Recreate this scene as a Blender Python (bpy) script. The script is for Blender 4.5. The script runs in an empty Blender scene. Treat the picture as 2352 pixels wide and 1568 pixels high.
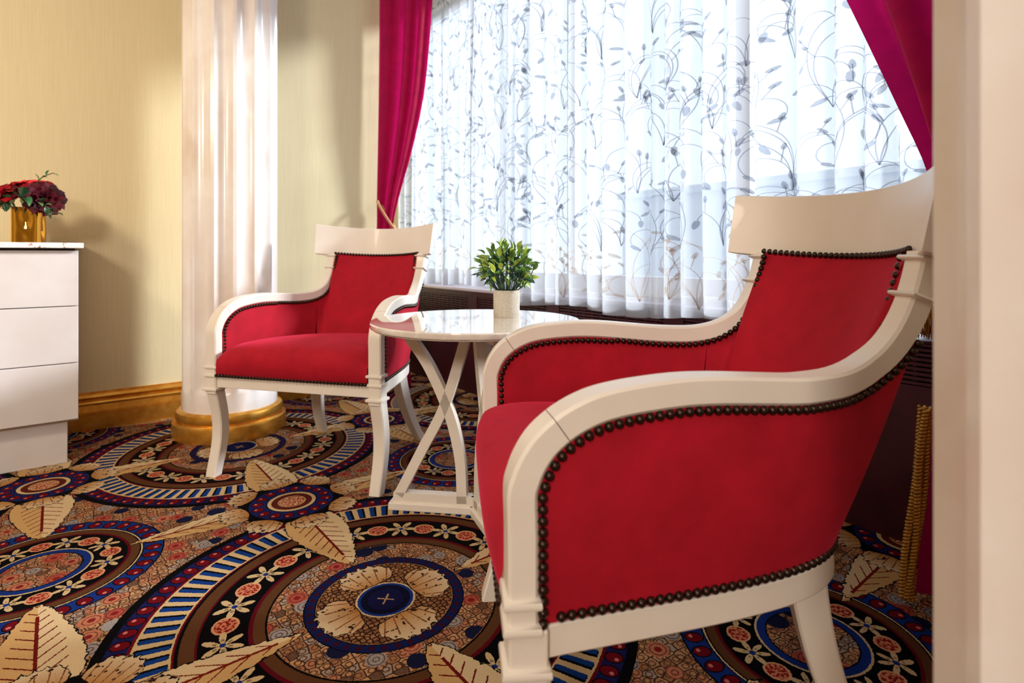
import bpy, bmesh, math, random
from mathutils import Vector, Matrix
random.seed(7)
sc = bpy.context.scene
COL = sc.collection
R = math.radians
YAW = R(38.0)
CS, SN = math.cos(YAW), math.sin(YAW)
F, HX, HY, EYE = 1300.0, 1176.0, 585.0, 0.8          # focal length in pixels, principal column, horizon row, eye height

def W(cx, cz, z=0.0):
    """floor position measured in the photograph (right of / in front of the camera) -> room axes"""
    return Vector((CS*cx + SN*cz, -SN*cx + CS*cz, z))

# ------------------------------------------------------------------ camera
cam = bpy.data.cameras.new('camera'); camo = bpy.data.objects.new('camera', cam); COL.objects.link(camo)
camo.location = (0, 0, EYE); camo.rotation_euler = (R(90), 0, -YAW)
cam.sensor_width = 36; cam.lens = F/2352*36; cam.shift_x = 0.0; cam.shift_y = -(784-HY)/2352
cam.clip_start = 0.02
cam.dof.use_dof = True; cam.dof.focus_distance = 1.35; cam.dof.aperture_fstop = 4.0
sc.camera = camo
# ------------------------------------------------------------------ world, lamps, exposure
wd = bpy.data.worlds.new('world'); sc.world = wd; wd.use_nodes = True
nt = wd.node_tree; nt.nodes.clear()
wo = nt.nodes.new('ShaderNodeOutputWorld'); bg = nt.nodes.new('ShaderNodeBackground')
bg.inputs[0].default_value = (0.80, 0.90, 1.0, 1); bg.inputs[1].default_value = 1.6
nt.links.new(bg.outputs[0], wo.inputs[0])
sc.view_settings.view_transform = 'Standard'; sc.view_settings.look = 'None'
sc.view_settings.gamma = 1.0; sc.view_settings.use_curve_mapping = False
sc.view_settings.exposure = 0.04
def area(name, loc, target, size, power, color, shape='SQUARE', size_y=None):
    l = bpy.data.lights.new(name, 'AREA'); l.energy = power; l.color = color; l.shape = shape; l.size = size
    if size_y: l.size_y = size_y
    o = bpy.data.objects.new(name, l); COL.objects.link(o); o.location = loc
    d = Vector(target)-Vector(loc); o.rotation_euler = d.to_track_quat('-Z', 'Y').to_euler()
    return o
area('dresser_lamp_light', (-1.15, 1.65, 1.85), (0.1, 3.1, 0.8), 0.28, 20, (1.0, 0.84, 0.62), 'DISK')
area('room_lamp_light', (-2.0, -1.5, 2.15), (0.5, 1.0, 0.5), 0.6, 62, (1.0, 0.92, 0.83), 'DISK')
area('ceiling_fill', (-0.9, 0.2, 2.70), (-0.9, 0.2, 0), 1.4, 15, (1.0, 0.93, 0.85))  # broad soft fill added under the ceiling, not a fixture of the room
sun = bpy.data.lights.new('hazy_sun', 'SUN'); sun.energy = 10.5; sun.angle = R(8); sun.color = (0.93, 0.97, 1.0)
suno = bpy.data.objects.new('hazy_sun', sun); COL.objects.link(suno); suno.rotation_euler = Vector((-.87, .46, -.42)).to_track_quat('-Z', 'Y').to_euler()

# ------------------------------------------------------------------ helpers
def srgb(r, g, b):
    def f(c):
        c /= 255.0
        return c/12.92 if c <= .04045 else ((c+.055)/1.055)**2.4
    return (f(r), f(g), f(b), 1.0)
class NB:
    """tiny node builder: scalar maths on sockets"""
    def __init__(s, mat): s.t = mat.node_tree
    def n(s, typ, **kw):
        x = s.t.nodes.new(typ)
        for k, v in kw.items(): setattr(x, k, v)
        return x
    def put(s, sock, v):
        if isinstance(v, (int, float)): sock.default_value = v
        elif isinstance(v, (tuple, list)): sock.default_value = v
        else: s.t.links.new(v, sock)
    def m(s, op, a, b=None, c=None, clamp=False):
        x = s.n('ShaderNodeMath', operation=op, use_clamp=clamp)
        for i, v in enumerate((a, b, c)):
            if v is not None: s.put(x.inputs[i], v)
        return x.outputs[0]
    def add(s, a, b): return s.m('ADD', a, b)
    def sub(s, a, b): return s.m('SUBTRACT', a, b)
    def mul(s, a, b, clamp=False): return s.m('MULTIPLY', a, b, clamp=clamp)
    def lt(s, a, b): return s.m('LESS_THAN', a, b)
    def gt(s, a, b): return s.m('GREATER_THAN', a, b)
    def ab(s, a): return s.m('ABSOLUTE', a)
    def frac0(s, a): return s.sub(a, s.m('FLOOR', s.add(a, 0.5)))      # offset from the nearest whole number
    def length(s, a, b): return s.m('SQRT', s.add(s.mul(a, a), s.mul(b, b)))
    def atan2(s, a, b): return s.m('ARCTAN2', a, b)
    def both(s, *a):
        r = a[0]
        for b in a[1:]: r = s.mul(r, b)
        return r
    def mix(s, fac, a, b, blend='MIX'):
        x = s.n('ShaderNodeMix', data_type='RGBA', blend_type=blend)
        s.put(x.inputs[0], fac); s.put(x.inputs[6], a); s.put(x.inputs[7], b); return x.outputs[2]
    def ramp(s, fac, stops, interp='LINEAR'):
        x = s.n('ShaderNodeValToRGB'); cr = x.color_ramp; cr.interpolation = interp
        while len(cr.elements) > 1: cr.elements.remove(cr.elements[-1])
        cr.elements[0].position = stops[0][0]; cr.elements[0].color = stops[0][1]
        for p, c in stops[1:]:
            e = cr.elements.new(min(max(p, 0), 1)); e.color = c
        s.put(x.inputs[0], fac); return x.outputs[0]
    def noise(s, vec, scale, detail=2.0, rough=0.5):
        x = s.n('ShaderNodeTexNoise'); x.inputs['Scale'].default_value = scale
        x.inputs['Detail'].default_value = detail; x.inputs['Roughness'].default_value = rough
        if vec is not None: s.put(x.inputs['Vector'], vec)
        return x
    def obj(s): return s.n('ShaderNodeTexCoord').outputs['Object']
    def comb(s, x, y, z=0.0):
        c = s.n('ShaderNodeCombineXYZ'); s.put(c.inputs[0], x); s.put(c.inputs[1], y); s.put(c.inputs[2], z); return c.outputs[0]
    def bump(s, height, strength=.2, dist=.01):
        x = s.n('ShaderNodeBump'); x.inputs['Strength'].default_value = strength; x.inputs['Distance'].default_value = dist
        s.put(x.inputs['Height'], height); return x.outputs[0]
MATS = {}
def mat(name, color=(0.8, 0.8, 0.8, 1), rough=.5, metal=0.0, spec=.5, coat=0.0, sheen=0.0):
    m = bpy.data.materials.new(name); m.use_nodes = True
    b = m.node_tree.nodes['Principled BSDF']
    b.inputs['Base Color'].default_value = color; b.inputs['Roughness'].default_value = rough
    b.inputs['Metallic'].default_value = metal; b.inputs['Specular IOR Level'].default_value = spec
    b.inputs['Coat Weight'].default_value = coat; b.inputs['Sheen Weight'].default_value = sheen
    MATS[name] = m
    return m, b, NB(m)

def tag(o, label=None, cat=None, group=None, kind=None):
    if label: o['label'] = label
    if cat: o['category'] = cat
    if group: o['group'] = group
    if kind: o['kind'] = kind
    return o
def empty(name, loc=(0, 0, 0), rz=0.0):
    o = bpy.data.objects.new(name, None); COL.objects.link(o); o.empty_display_size = .05
    o.location = loc; o.rotation_euler = (0, 0, rz); return o
def mesh(name, verts, faces, m, parent=None, smooth=False, autosmooth=None):
    me = bpy.data.meshes.new(name); me.from_pydata([tuple(v) for v in verts], [], faces); me.update()
    bm = bmesh.new(); bm.from_mesh(me); bmesh.ops.recalc_face_normals(bm, faces=bm.faces); bm.to_mesh(me); bm.free()
    return link(name, me, m, parent, smooth, autosmooth)
def link(name, me, m, parent=None, smooth=False, autosmooth=None):
    if m: me.materials.append(MATS[m] if isinstance(m, str) else m)
    if smooth or autosmooth:
        me.polygons.foreach_set('use_smooth', [True]*len(me.polygons))
        if autosmooth: me.set_sharp_from_angle(angle=R(autosmooth))
    o = bpy.data.objects.new(name, me); COL.objects.link(o)
    if parent: o.parent = parent
    return o
class MB:
    def __init__(s): s.v = []; s.f = []
    def add(s, vs, fs):
        k = len(s.v); s.v += [tuple(v) for v in vs]; s.f += [tuple(i+k for i in f) for f in fs]; return s
    def box(s, lo, hi, M=None):
        x0, y0, z0 = lo; x1, y1, z1 = hi
        vs = [Vector(p) for p in ((x0,y0,z0),(x1,y0,z0),(x1,y1,z0),(x0,y1,z0),(x0,y0,z1),(x1,y0,z1),(x1,y1,z1),(x0,y1,z1))]
        if M: vs = [M @ v for v in vs]
        return s.add(vs, [(0,3,2,1),(4,5,6,7),(0,1,5,4),(1,2,6,5),(2,3,7,6),(3,0,4,7)])
    def loft(s, rings, closed=True, caps=True):
        n = len(rings[0]); vs = [p for r in rings for p in r]; fs = []
        for i in range(len(rings)-1):
            for j in range(n if closed else n-1):
                a = i*n+j; b = i*n+(j+1) % n; fs.append((a, b, b+n, a+n))
        if caps and closed:
            fs.append(tuple(range(n-1, -1, -1))); fs.append(tuple((len(rings)-1)*n+j for j in range(n)))
        return s.add(vs, fs)
    def tube(s, pts, r, seg=6, caps=True):
        rings = []; up = None; pts = [Vector(p) for p in pts]
        for i, p in enumerate(pts):
            t = (pts[min(i+1, len(pts)-1)]-pts[max(i-1, 0)]).normalized()
            if up is None: up = t.orthogonal().normalized()
            up = (up - t*up.dot(t)).normalized(); w = t.cross(up)
            rr = r[i] if isinstance(r, (list, tuple)) else r
            rings.append([p + (up*math.cos(2*math.pi*k/seg)+w*math.sin(2*math.pi*k/seg))*rr for k in range(seg)])
        return s.loft(rings, True, caps)
    def lathe(s, prof, seg=32, c=(0, 0)):
        rings = [[(c[0]+r*math.cos(2*math.pi*k/seg), c[1]+r*math.sin(2*math.pi*k/seg), z) for k in range(seg)] for r, z in prof]
        return s.loft(rings, True, True)
    def build(s, name, m, parent=None, smooth=False, autosmooth=None, bevel=None):
        o = mesh(name, s.v, s.f, m, parent, smooth, autosmooth)
        if bevel:
            md = o.modifiers.new('bevel', 'BEVEL'); md.width = bevel; md.segments = 2; md.limit_method = 'ANGLE'; md.angle_limit = R(40)
        return o
def lerp(a, b, t): return a+(b-a)*t
def interp(x, pts):
    """piecewise linear table lookup"""
    if x <= pts[0][0]: return pts[0][1]
    for (x0, y0), (x1, y1) in zip(pts, pts[1:]):
        if x <= x1: return lerp(y0, y1, (x-x0)/(x1-x0))
    return pts[-1][1]
def catmull(P, n):
    """smooth a polyline of tuples"""
    P = [Vector(p) for p in P]; out = []
    for i in range(len(P)-1):
        p0 = P[max(i-1, 0)]; p1 = P[i]; p2 = P[i+1]; p3 = P[min(i+2, len(P)-1)]
        for k in range(n):
            t = k/n
            out.append(0.5*((2*p1)+(p2-p0)*t+(2*p0-5*p1+4*p2-p3)*t*t+(3*p1-p0-3*p2+p3)*t**3))
    out.append(P[-1]); return out
def resample(P, step):
    P = [Vector(p) for p in P]; L = [0]
    for a, b in zip(P, P[1:]): L.append(L[-1]+(b-a).length)
    n = max(1, round(L[-1]/step)); out = []; k = 0
    for i in range(n+1):
        d = L[-1]*i/n
        while k < len(L)-2 and L[k+1] < d: k += 1
        seg = L[k+1]-L[k]; out.append(P[k].lerp(P[k+1], (d-L[k])/seg if seg > 0 else 0))
    return out

# ------------------------------------------------------------------ plain materials
m, b, q = mat('white_lacquer', srgb(226, 216, 203), .38, 0, .5, .05)
nz = q.noise(q.obj(), 9, 3); b.inputs['Base Color'].default_value = (1, 1, 1, 1)
q.put(b.inputs['Base Color'], q.ramp(nz.outputs[0], [(0, srgb(222, 210, 196)), (1, srgb(234, 225, 213))]))
m, b, q = mat('red_velvet', srgb(182, 14, 40), .82, 0, .25, 0, .45)
b.inputs['Sheen Roughness'].default_value = .4; b.inputs['Sheen Tint'].default_value = srgb(255, 70, 110)
nz = q.noise(q.obj(), 14, 5, .6)
q.put(b.inputs['Base Color'], q.ramp(nz.outputs[0], [(.25, srgb(152, 7, 28)), (.75, srgb(180, 14, 38))]))
q.put(b.inputs['Normal'], q.bump(q.noise(q.obj(), 900, 2).outputs[0], .12, .002))
m, b, q = mat('drape_velvet', srgb(150, 8, 46), .75, 0, .25, 0, .5)
b.inputs['Sheen Tint'].default_value = srgb(255, 60, 140)
q.put(b.inputs['Base Color'], q.ramp(q.noise(q.obj(), 20, 4).outputs[0], [(.3, srgb(140, 3, 44)), (.7, srgb(170, 8, 60))]))
t_ = m.node_tree; tl_ = q.n('ShaderNodeBsdfTranslucent'); tl_.inputs[0].default_value = srgb(215, 12, 110)
mx_ = q.n('ShaderNodeMixShader'); mx_.inputs[0].default_value = .30; oo_ = t_.nodes['Material Output']
t_.links.new(b.outputs[0], mx_.inputs[1]); t_.links.new(tl_.outputs[0], mx_.inputs[2]); t_.links.new(mx_.outputs[0], oo_.inputs[0])
mat('bronze_nail', srgb(58, 44, 36), .28, .85)
m, b, q = mat('gold_paint', srgb(190, 132, 40), .32, .8)
q.put(b.inputs['Base Color'], q.ramp(q.noise(q.obj(), 30, 4).outputs[0], [(.3, srgb(214, 150, 52)), (.7, srgb(236, 180, 84))]))
q.put(b.inputs['Normal'], q.bump(q.noise(q.obj(), 60, 3).outputs[0], .08, .004))
mat('gold_mirror', srgb(236, 178, 70), .04, 1.0)
mat('gold_thread', srgb(196, 146, 60), .4, .5)
mat('rose_gold_rope', srgb(206, 150, 110), .45, .3)
m, b, q = mat('column_marble', srgb(232, 222, 214), .25, 0, .5, .2)
o_ = q.obj(); n1 = q.noise(o_, 2.2, 6, .6)
wv = q.n('ShaderNodeTexWave'); wv.inputs['Scale'].default_value = 1.1; wv.inputs['Distortion'].default_value = 7; wv.inputs['Detail'].default_value = 4
q.put(wv.inputs['Vector'], o_)
c1 = q.ramp(n1.outputs[0], [(.3, srgb(222, 206, 194)), (.6, srgb(240, 234, 230))])
q.put(b.inputs['Base Color'], q.mix(q.ramp(wv.outputs[1], [(.0, (.28, .28, .28, 1)), (.14, (0, 0, 0, 1))]), c1, srgb(206, 176, 158)))
m, b, q = mat('table_marble', srgb(232, 224, 214), .06, 0, .5, 1.0)
b.inputs['Coat IOR'].default_value = 1.9; b.inputs['Coat Roughness'].default_value = .02
n1 = q.noise(q.obj(), 7, 8, .65)
q.put(b.inputs['Base Color'], q.ramp(n1.outputs[0], [(.40, srgb(234, 226, 217)), (.49, srgb(222, 211, 200)), (.53, srgb(236, 229, 221))]))
m, b, q = mat('dresser_marble', srgb(236, 228, 222), .15, 0, .5, .3)
n1 = q.noise(q.obj(), 38, 6, .65); n2 = q.noise(q.obj(), 14, 3)
q.put(b.inputs['Base Color'], q.mix(q.ramp(n1.outputs[0], [(.56, (0, 0, 0, 1)), (.66, (1, 1, 1, 1))]), srgb(238, 232, 228), q.ramp(n2.outputs[0], [(.4, srgb(190, 110, 60)), (.6, srgb(120, 90, 80))])))
m, b, q = mat('dresser_paint', srgb(222, 214, 210), .4)
q.put(b.inputs['Base Color'], q.ramp(q.noise(q.obj(), 6, 3).outputs[0], [(.3, srgb(204, 195, 192)), (.7, srgb(213, 207, 206))]))
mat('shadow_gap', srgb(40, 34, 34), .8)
m, b, q = mat('burgundy_panel', srgb(58, 10, 28), .38)
q.put(b.inputs['Base Color'], q.ramp(q.noise(q.obj(), 12, 4).outputs[0], [(.3, srgb(50, 8, 24)), (.7, srgb(70, 14, 34))]))
mat('grille_dark', srgb(16, 12, 16), .6)
mat('sill_paint', srgb(214, 206, 220), .3)
mat('frame_white', srgb(226, 230, 236), .4)
m, b, q = mat('pot_ceramic', srgb(196, 186, 170), .75)
q.put(b.inputs['Base Color'], q.ramp(q.noise(q.obj(), 160, 4, .7).outputs[0], [(.35, srgb(186, 174, 156)), (.7, srgb(208, 200, 186))]))
mat('soil', srgb(40, 34, 26), .9)
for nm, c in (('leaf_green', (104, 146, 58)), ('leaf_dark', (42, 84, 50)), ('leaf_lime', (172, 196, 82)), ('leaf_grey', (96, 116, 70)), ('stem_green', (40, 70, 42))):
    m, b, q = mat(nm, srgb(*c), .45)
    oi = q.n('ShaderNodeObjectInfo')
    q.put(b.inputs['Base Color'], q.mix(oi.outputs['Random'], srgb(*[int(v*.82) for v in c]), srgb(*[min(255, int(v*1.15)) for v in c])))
    b.inputs['Subsurface Weight'].default_value = 0.0
mat('petal_red', srgb(150, 8, 26), .6, 0, .2); mat('petal_wine', srgb(72, 5, 20), .65, 0, .2); mat('petal_coral', srgb(192, 34, 40), .6, 0, .2); mat('petal_dark', srgb(44, 4, 16), .65, 0, .2)
mat('berry_gold', srgb(150, 122, 66), .4, .3)
m, b, q = mat('wallpaper', srgb(204, 182, 136), .62, 0, .35)
o_ = q.obj(); sp = q.n('ShaderNodeSeparateXYZ'); q.put(sp.inputs[0], o_)
str_ = q.noise(q.comb(q.mul(sp.outputs[0], 60), q.mul(sp.outputs[1], 60), q.mul(sp.outputs[2], 1.2)), 4, 3)
gr = q.noise(o_, 420, 2)
q.put(b.inputs['Base Color'], q.mix(q.mul(q.sub(gr.outputs[0], .5), .8, True), q.ramp(str_.outputs[0], [(.3, srgb(214, 198, 158)), (.7, srgb(221, 206, 168))]), srgb(176, 152, 108)))
q.put(b.inputs['Normal'], q.bump(gr.outputs[0], .1, .002))
mat('plaster', srgb(226, 214, 190), .8); mat('ceiling_paint', srgb(236, 230, 220), .9)
mat('parapet', srgb(200, 210, 226), .8)
# sheer cloth
m = bpy.data.materials.new('sheer_voile'); m.use_nodes = True; MATS['sheer_voile'] = m
def sheer(m, transp, col):
    t = m.node_tree; t.nodes.clear(); q = NB(m)
    out = q.n('ShaderNodeOutputMaterial'); tr = q.n('ShaderNodeBsdfTransparent'); tl = q.n('ShaderNodeBsdfTranslucent'); df = q.n('ShaderNodeBsdfDiffuse')
    tl.inputs[0].default_value = col; df.inputs[0].default_value = col
    m1 = q.n('ShaderNodeMixShader'); m1.inputs[0].default_value = .4; t.links.new(tl.outputs[0], m1.inputs[1]); t.links.new(df.outputs[0], m1.inputs[2])
    m2 = q.n('ShaderNodeMixShader'); m2.inputs[0].default_value = transp; t.links.new(m1.outputs[0], m2.inputs[1]); t.links.new(tr.outputs[0], m2.inputs[2])
    t.links.new(m2.outputs[0], out.inputs[0])
sheer(m, .55, (.60, .63, .67, 1))
m = bpy.data.materials.new('sheer_hem'); m.use_nodes = True; MATS['sheer_hem'] = m; sheer(m, .40, (.62, .62, .65, 1))
for nm, c in (('embroidery_grey', (.20, .22, .29, 1)), ('embroidery_tan', (.50, .40, .32, 1))):
    m = bpy.data.materials.new(nm); m.use_nodes = True; MATS[nm] = m; sheer(m, .40, c)
m = bpy.data.materials.new('window_glass'); m.use_nodes = True; MATS['window_glass'] = m
t = m.node_tree; t.nodes.clear(); q = NB(m)
out = q.n('ShaderNodeOutputMaterial'); tr = q.n('ShaderNodeBsdfTransparent'); gl = q.n('ShaderNodeBsdfGlossy'); gl.inputs['Roughness'].default_value = .02
ms = q.n('ShaderNodeMixShader'); ms.inputs[0].default_value = .05
tr.inputs[0].default_value = (.96, .98, 1, 1)
t.links.new(tr.outputs[0], ms.inputs[1]); t.links.new(gl.outputs[0], ms.inputs[2]); t.links.new(ms.outputs[0], out.inputs[0])

# ------------------------------------------------------------------ carpet (woven pattern as nodes)
def carpet():
    m, bs, q = mat('carpet', rough=1.0, spec=.05, sheen=0)
    o = q.obj(); sep = q.n('ShaderNodeSeparateXYZ'); q.put(sep.inputs[0], o)
    wob = q.noise(o, 260, 2); ws = q.n('ShaderNodeSeparateColor'); q.put(ws.inputs[0], wob.outputs['Color'])
    x = q.add(sep.outputs[0], q.mul(q.sub(ws.outputs[0], .5), .005)); y = q.add(sep.outputs[1], q.mul(q.sub(ws.outputs[1], .5), .005))
    A0 = W(-.29367, 1.31646); ea = W(-.8426, 1.0440); LA = ea.length; ea = ea/LA; LB = 1.258
    eb = Vector((ea.y, -ea.x, 0))
    P = q.add(q.mul(q.sub(x, A0.x), ea.x), q.mul(q.sub(y, A0.y), ea.y)); Q = q.add(q.mul(q.sub(x, A0.x), eb.x), q.mul(q.sub(y, A0.y), eb.y))
    pu = q.mul(P, 1/LA); qu = q.mul(Q, 1/LB)
    BLK = srgb(14, 11, 16); NAVY = srgb(24, 28, 66); BLUE = srgb(40, 74, 150); CRM = srgb(232, 204, 160); TAN = srgb(186, 140, 96)
    BRN = srgb(122, 84, 54); MAR = srgb(122, 20, 42); RED = srgb(138, 22, 42); PNK = srgb(226, 138, 110); DBR = srgb(60, 40, 34)
    # --- mosaic ground
    v1 = q.n('ShaderNodeTexVoronoi', voronoi_dimensions='2D'); v1.inputs['Scale'].default_value = 46; v1.inputs['Randomness'].default_value = .55
    q.put(v1.inputs['Vector'], q.comb(P, Q)); 
    v1e = q.n('ShaderNodeTexVoronoi', voronoi_dimensions='2D', feature='DISTANCE_TO_EDGE'); v1e.inputs['Scale'].default_value = 46; v1e.inputs['Randomness'].default_value = .55
    q.put(v1e.inputs['Vector'], q.comb(P, Q))
    s1 = q.n('ShaderNodeSeparateColor'); q.put(s1.inputs[0], v1.outputs['Color'])
    tile = q.ramp(s1.outputs[0], [(0, srgb(212, 168, 128)), (.3, srgb(226, 180, 136)), (.5, srgb(196, 146, 108)), (.68, srgb(220, 156, 122)), (.84, srgb(196, 180, 164)), (.95, srgb(140, 112, 94))], 'CONSTANT')
    tile = q.mix(q.lt(q.ab(q.sub(v1.outputs['Distance'], .30)), .07), tile, srgb(140, 96, 70))
    edge = q.lt(v1e.outputs['Distance'], .065)
    g = q.mix(edge, tile, srgb(92, 68, 58))
    v2 = q.n('ShaderNodeTexVoronoi', voronoi_dimensions='2D'); v2.inputs['Scale'].default_value = 15.5; v2.inputs['Randomness'].default_value = .8
    q.put(v2.inputs['Vector'], q.comb(P, Q)); d2 = v2.outputs['Distance']
    s2 = q.n('ShaderNodeSeparateColor'); q.put(s2.inputs[0], v2.outputs['Color'])
    rosec = q.ramp(s2.outputs[0], [(0, srgb(206, 110, 92)), (.20, srgb(222, 150, 118)), (.40, srgb(190, 182, 176)), (.56, srgb(34, 44, 84)), (.70, srgb(200, 150, 110))], 'CONSTANT')
    isrose = q.lt(s2.outputs[0], .56)
    ringr = q.both(q.lt(q.frac0(q.mul(d2, 6.5)), -.18), isrose)
    rosec = q.mix(q.mul(ringr, .75), rosec, srgb(120, 70, 62))
    rosec = q.mix(q.both(q.lt(d2, .1), q.lt(s2.outputs[0], .36)), rosec, srgb(168, 50, 52))
    g = q.mix(q.both(q.lt(d2, q.add(.27, q.mul(s2.outputs[1], .13))), q.lt(s2.outputs[0], .70)), g, rosec)
    sp = q.noise(o, 330, 2); g = q.mix(q.mul(q.gt(sp.outputs[0], .58), .35), g, srgb(92, 64, 54))
    def polar(p_, q_): return q.length(p_, q_), q.atan2(q_, p_)
    def sector(th, n, off=0.0): return q.frac0(q.add(q.mul(th, n/(2*math.pi)), off))      # -.5 .. .5 inside each of n sectors
    def ell(dx, dy, rx, ry): return q.length(q.mul(dx, 1/rx), q.mul(dy, 1/ry))
    def bands(r, rmax, lst):
        return q.ramp(q.mul(r, 1/rmax), [(a/rmax, c) for a, c in lst], 'CONSTANT')
    red_oval_noise = q.noise(o, 150, 2).outputs[0]
    def florets(col, r, th, n, r0, oval_r, pet):
        dy = q.sub(r, r0)
        dx = q.mul(sector(th, n), 2*math.pi*r0/n)
        d = ell(dx, dy, oval_r, oval_r*.92)
        oc = q.mix(q.gt(red_oval_noise, .5), srgb(232, 160, 124), srgb(170, 48, 48))
        oc = q.mix(q.gt(d, .82), oc, srgb(236, 182, 140))
        col = q.mix(q.lt(d, 1), col, oc)
        fx = q.mul(sector(th, n, .5), 2*math.pi*r0/n)
        rho = q.length(fx, dy); al = q.atan2(dy, fx)
        pr = q.mul(q.m('POWER', q.ab(q.m('COSINE', q.mul(al, 3))), 1.3), pet)
        col = q.mix(q.both(q.lt(rho, pr), q.gt(rho, .006)), col, CRM)
        col = q.mix(q.both(q.lt(rho, q.mul(pr, .5)), q.gt(rho, .013)), col, srgb(170, 150, 120))
        return q.mix(q.lt(rho, .0065), col, BLUE)
    def dots(col, r, th, n, r0, rx, ry, c=RED):
        dx = q.mul(sector(th, n), 2*math.pi*r0/n); dy = q.sub(r, r0)
        col = q.mix(q.lt(ell(dx, dy, rx*1.22, ry*1.16), 1), col, BLK)
        col = q.mix(q.lt(ell(dx, dy, rx, ry), 1), col, c)
        return q.mix(q.lt(ell(q.sub(dx, rx*.3), q.sub(dy, ry*.35), rx*.34, ry*.25), 1), col, srgb(228, 150, 140))
    # --- medallion B (small)
    pb = q.mul(q.frac0(q.sub(pu, .5)), LA); qb = q.mul(q.frac0(q.sub(qu, .5)), LB); pb = q.add(pb, .012)
    rB, tB = polar(pb, qb)
    cB = bands(rB, .3, [(0, BLK), (.088, BLUE), (.105, CRM), (.109, BLK), (.184, MAR), (.192, BRN), (.212, BLK), (.2145, CRM), (.2185, BLK), (.2215, BLUE), (.266, BLK)])
    cB = florets(cB, rB, tB, 8, .147, .026, .036)
    cB = dots(cB, rB, tB, 36, .244, .0135, .0175)
    cB = q.mix(q.lt(rB, .086), cB, g)
    col = q.mix(q.lt(rB, .270), g, cB)
    # --- medallion A (large)
    pa = q.mul(q.frac0(pu), LA); qa = q.mul(q.frac0(qu), LB); rA, tA = polar(pa, qa)
    cA = bands(rA, .6, [(0, srgb(34, 34, 86)), (.040, BLK), (.043, NAVY), (.056, BLUE), (.061, CRM), (.067, BLK), (.069, TAN), (.153, BLK), (.156, srgb(34, 48, 104)), (.178, BLK), (.181, TAN), (.252, BLK), (.256, BRN), (.280, MAR), (.290, BLK), (.384, MAR), (.388, BRN), (.416, BLK), (.424, RED), (.427, CRM), (.506, RED), (.511, srgb(46, 48, 110)), (.553, BLK), (.574, BLK)])
    cA = florets(cA, rA, tA, 16, .338, .030, .044)
    cA = dots(cA, rA, tA, 84, .532, .0135, .0175)
    tx = q.mul(sector(tA, 84), 2*math.pi*.467/84); ty = q.sub(rA, .467)
    tick = lambda a, b_, o1: q.both(q.lt(q.ab(q.add(tx, o1)), a), q.lt(q.ab(ty), b_))
    cA = q.mix(tick(.0085, .034, -.003), cA, BLK); cA = q.mix(tick(.0068, .032, .002), cA, srgb(34, 84, 156))
    cA = q.mix(q.both(q.gt(rA, .181), q.lt(rA, .252)), cA, g)
    v3 = q.n('ShaderNodeTexVoronoi', voronoi_dimensions='2D', feature='DISTANCE_TO_EDGE'); v3.inputs['Scale'].default_value = 85; v3.inputs['Randomness'].default_value = .6
    q.put(v3.inputs['Vector'], q.comb(P, Q))
    fine = q.mix(q.lt(v3.outputs['Distance'], .13), q.mix(s1.outputs[1], srgb(200, 150, 104), srgb(150, 104, 72)), srgb(64, 44, 36))
    cA = q.mix(q.both(q.gt(rA, .069), q.lt(rA, .153)), cA, fine)
    dotsb = q.both(q.lt(q.ab(sector(tA, 40)), .22), q.lt(q.ab(q.sub(rA, .167)), .006)); cA = q.mix(dotsb, cA, srgb(84, 24, 56))
    jag = q.noise(o, 60, 3); jn = q.sub(jag.outputs[0], .5)
    def acanthus(col, r, th, n, r_in, r_out, half, dark=BLK, off=0.0):
        f = sector(th, n, off); fa = q.mul(q.ab(f), 1/half)                       # 0 centre .. 1 edge
        lobe = q.mul(q.ab(q.m('SINE', q.mul(f, math.pi*7/half*.5))), .10*(r_out-r_in))
        ro = q.sub(q.sub(r_out, q.mul(q.m('POWER', fa, 3.0), .45*(r_out-r_in))), lobe); ro = q.add(ro, q.mul(jn, .030))
        ri = q.add(r_in, q.mul(q.m('POWER', fa, 2.0), .25*(r_out-r_in)))
        inside = q.both(q.lt(r, ro), q.gt(r, ri), q.lt(fa, 1))
        big = q.both(q.lt(r, q.add(ro, .0035)), q.gt(r, q.sub(ri, .003)), q.lt(fa, 1.06))
        col = q.mix(big, col, dark)
        tone = q.m('MULTIPLY', q.sub(r, r_in), 1/(r_out-r_in), clamp=True)
        lc = q.mix(tone, srgb(206, 152, 92), srgb(240, 218, 184))
        rib = q.lt(q.ab(q.frac0(q.mul(f, 3.5/half*.5+2))), .06)
        lc = q.mix(q.both(rib, q.lt(tone, .75)), lc, srgb(158, 104, 62))
        lc = q.mix(q.gt(jn, .12), lc, srgb(90, 60, 44))
        return q.mix(inside, col, lc)
    cA = acanthus(cA, rA, tA, 4, .068, .160, .38, DBR)
    cr_ = q.both(q.lt(rA, .02), q.m('MAXIMUM', q.lt(q.ab(q.sub(pa, qa)), .003), q.lt(q.ab(q.add(pa, qa)), .003))); cA = q.mix(cr_, cA, srgb(196, 160, 120))
    col = q.mix(q.lt(rA, .574), col, cA)
    # --- rosette C with leaves
    gg = q.frac0(q.sub(q.add(pu, qu), .5)); hh = q.frac0(q.sub(q.sub(pu, qu), .5))
    pc = q.mul(q.add(gg, hh), LA/2); qc = q.mul(q.sub(gg, hh), LB/2); rC, tC = polar(pc, qc)
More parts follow.
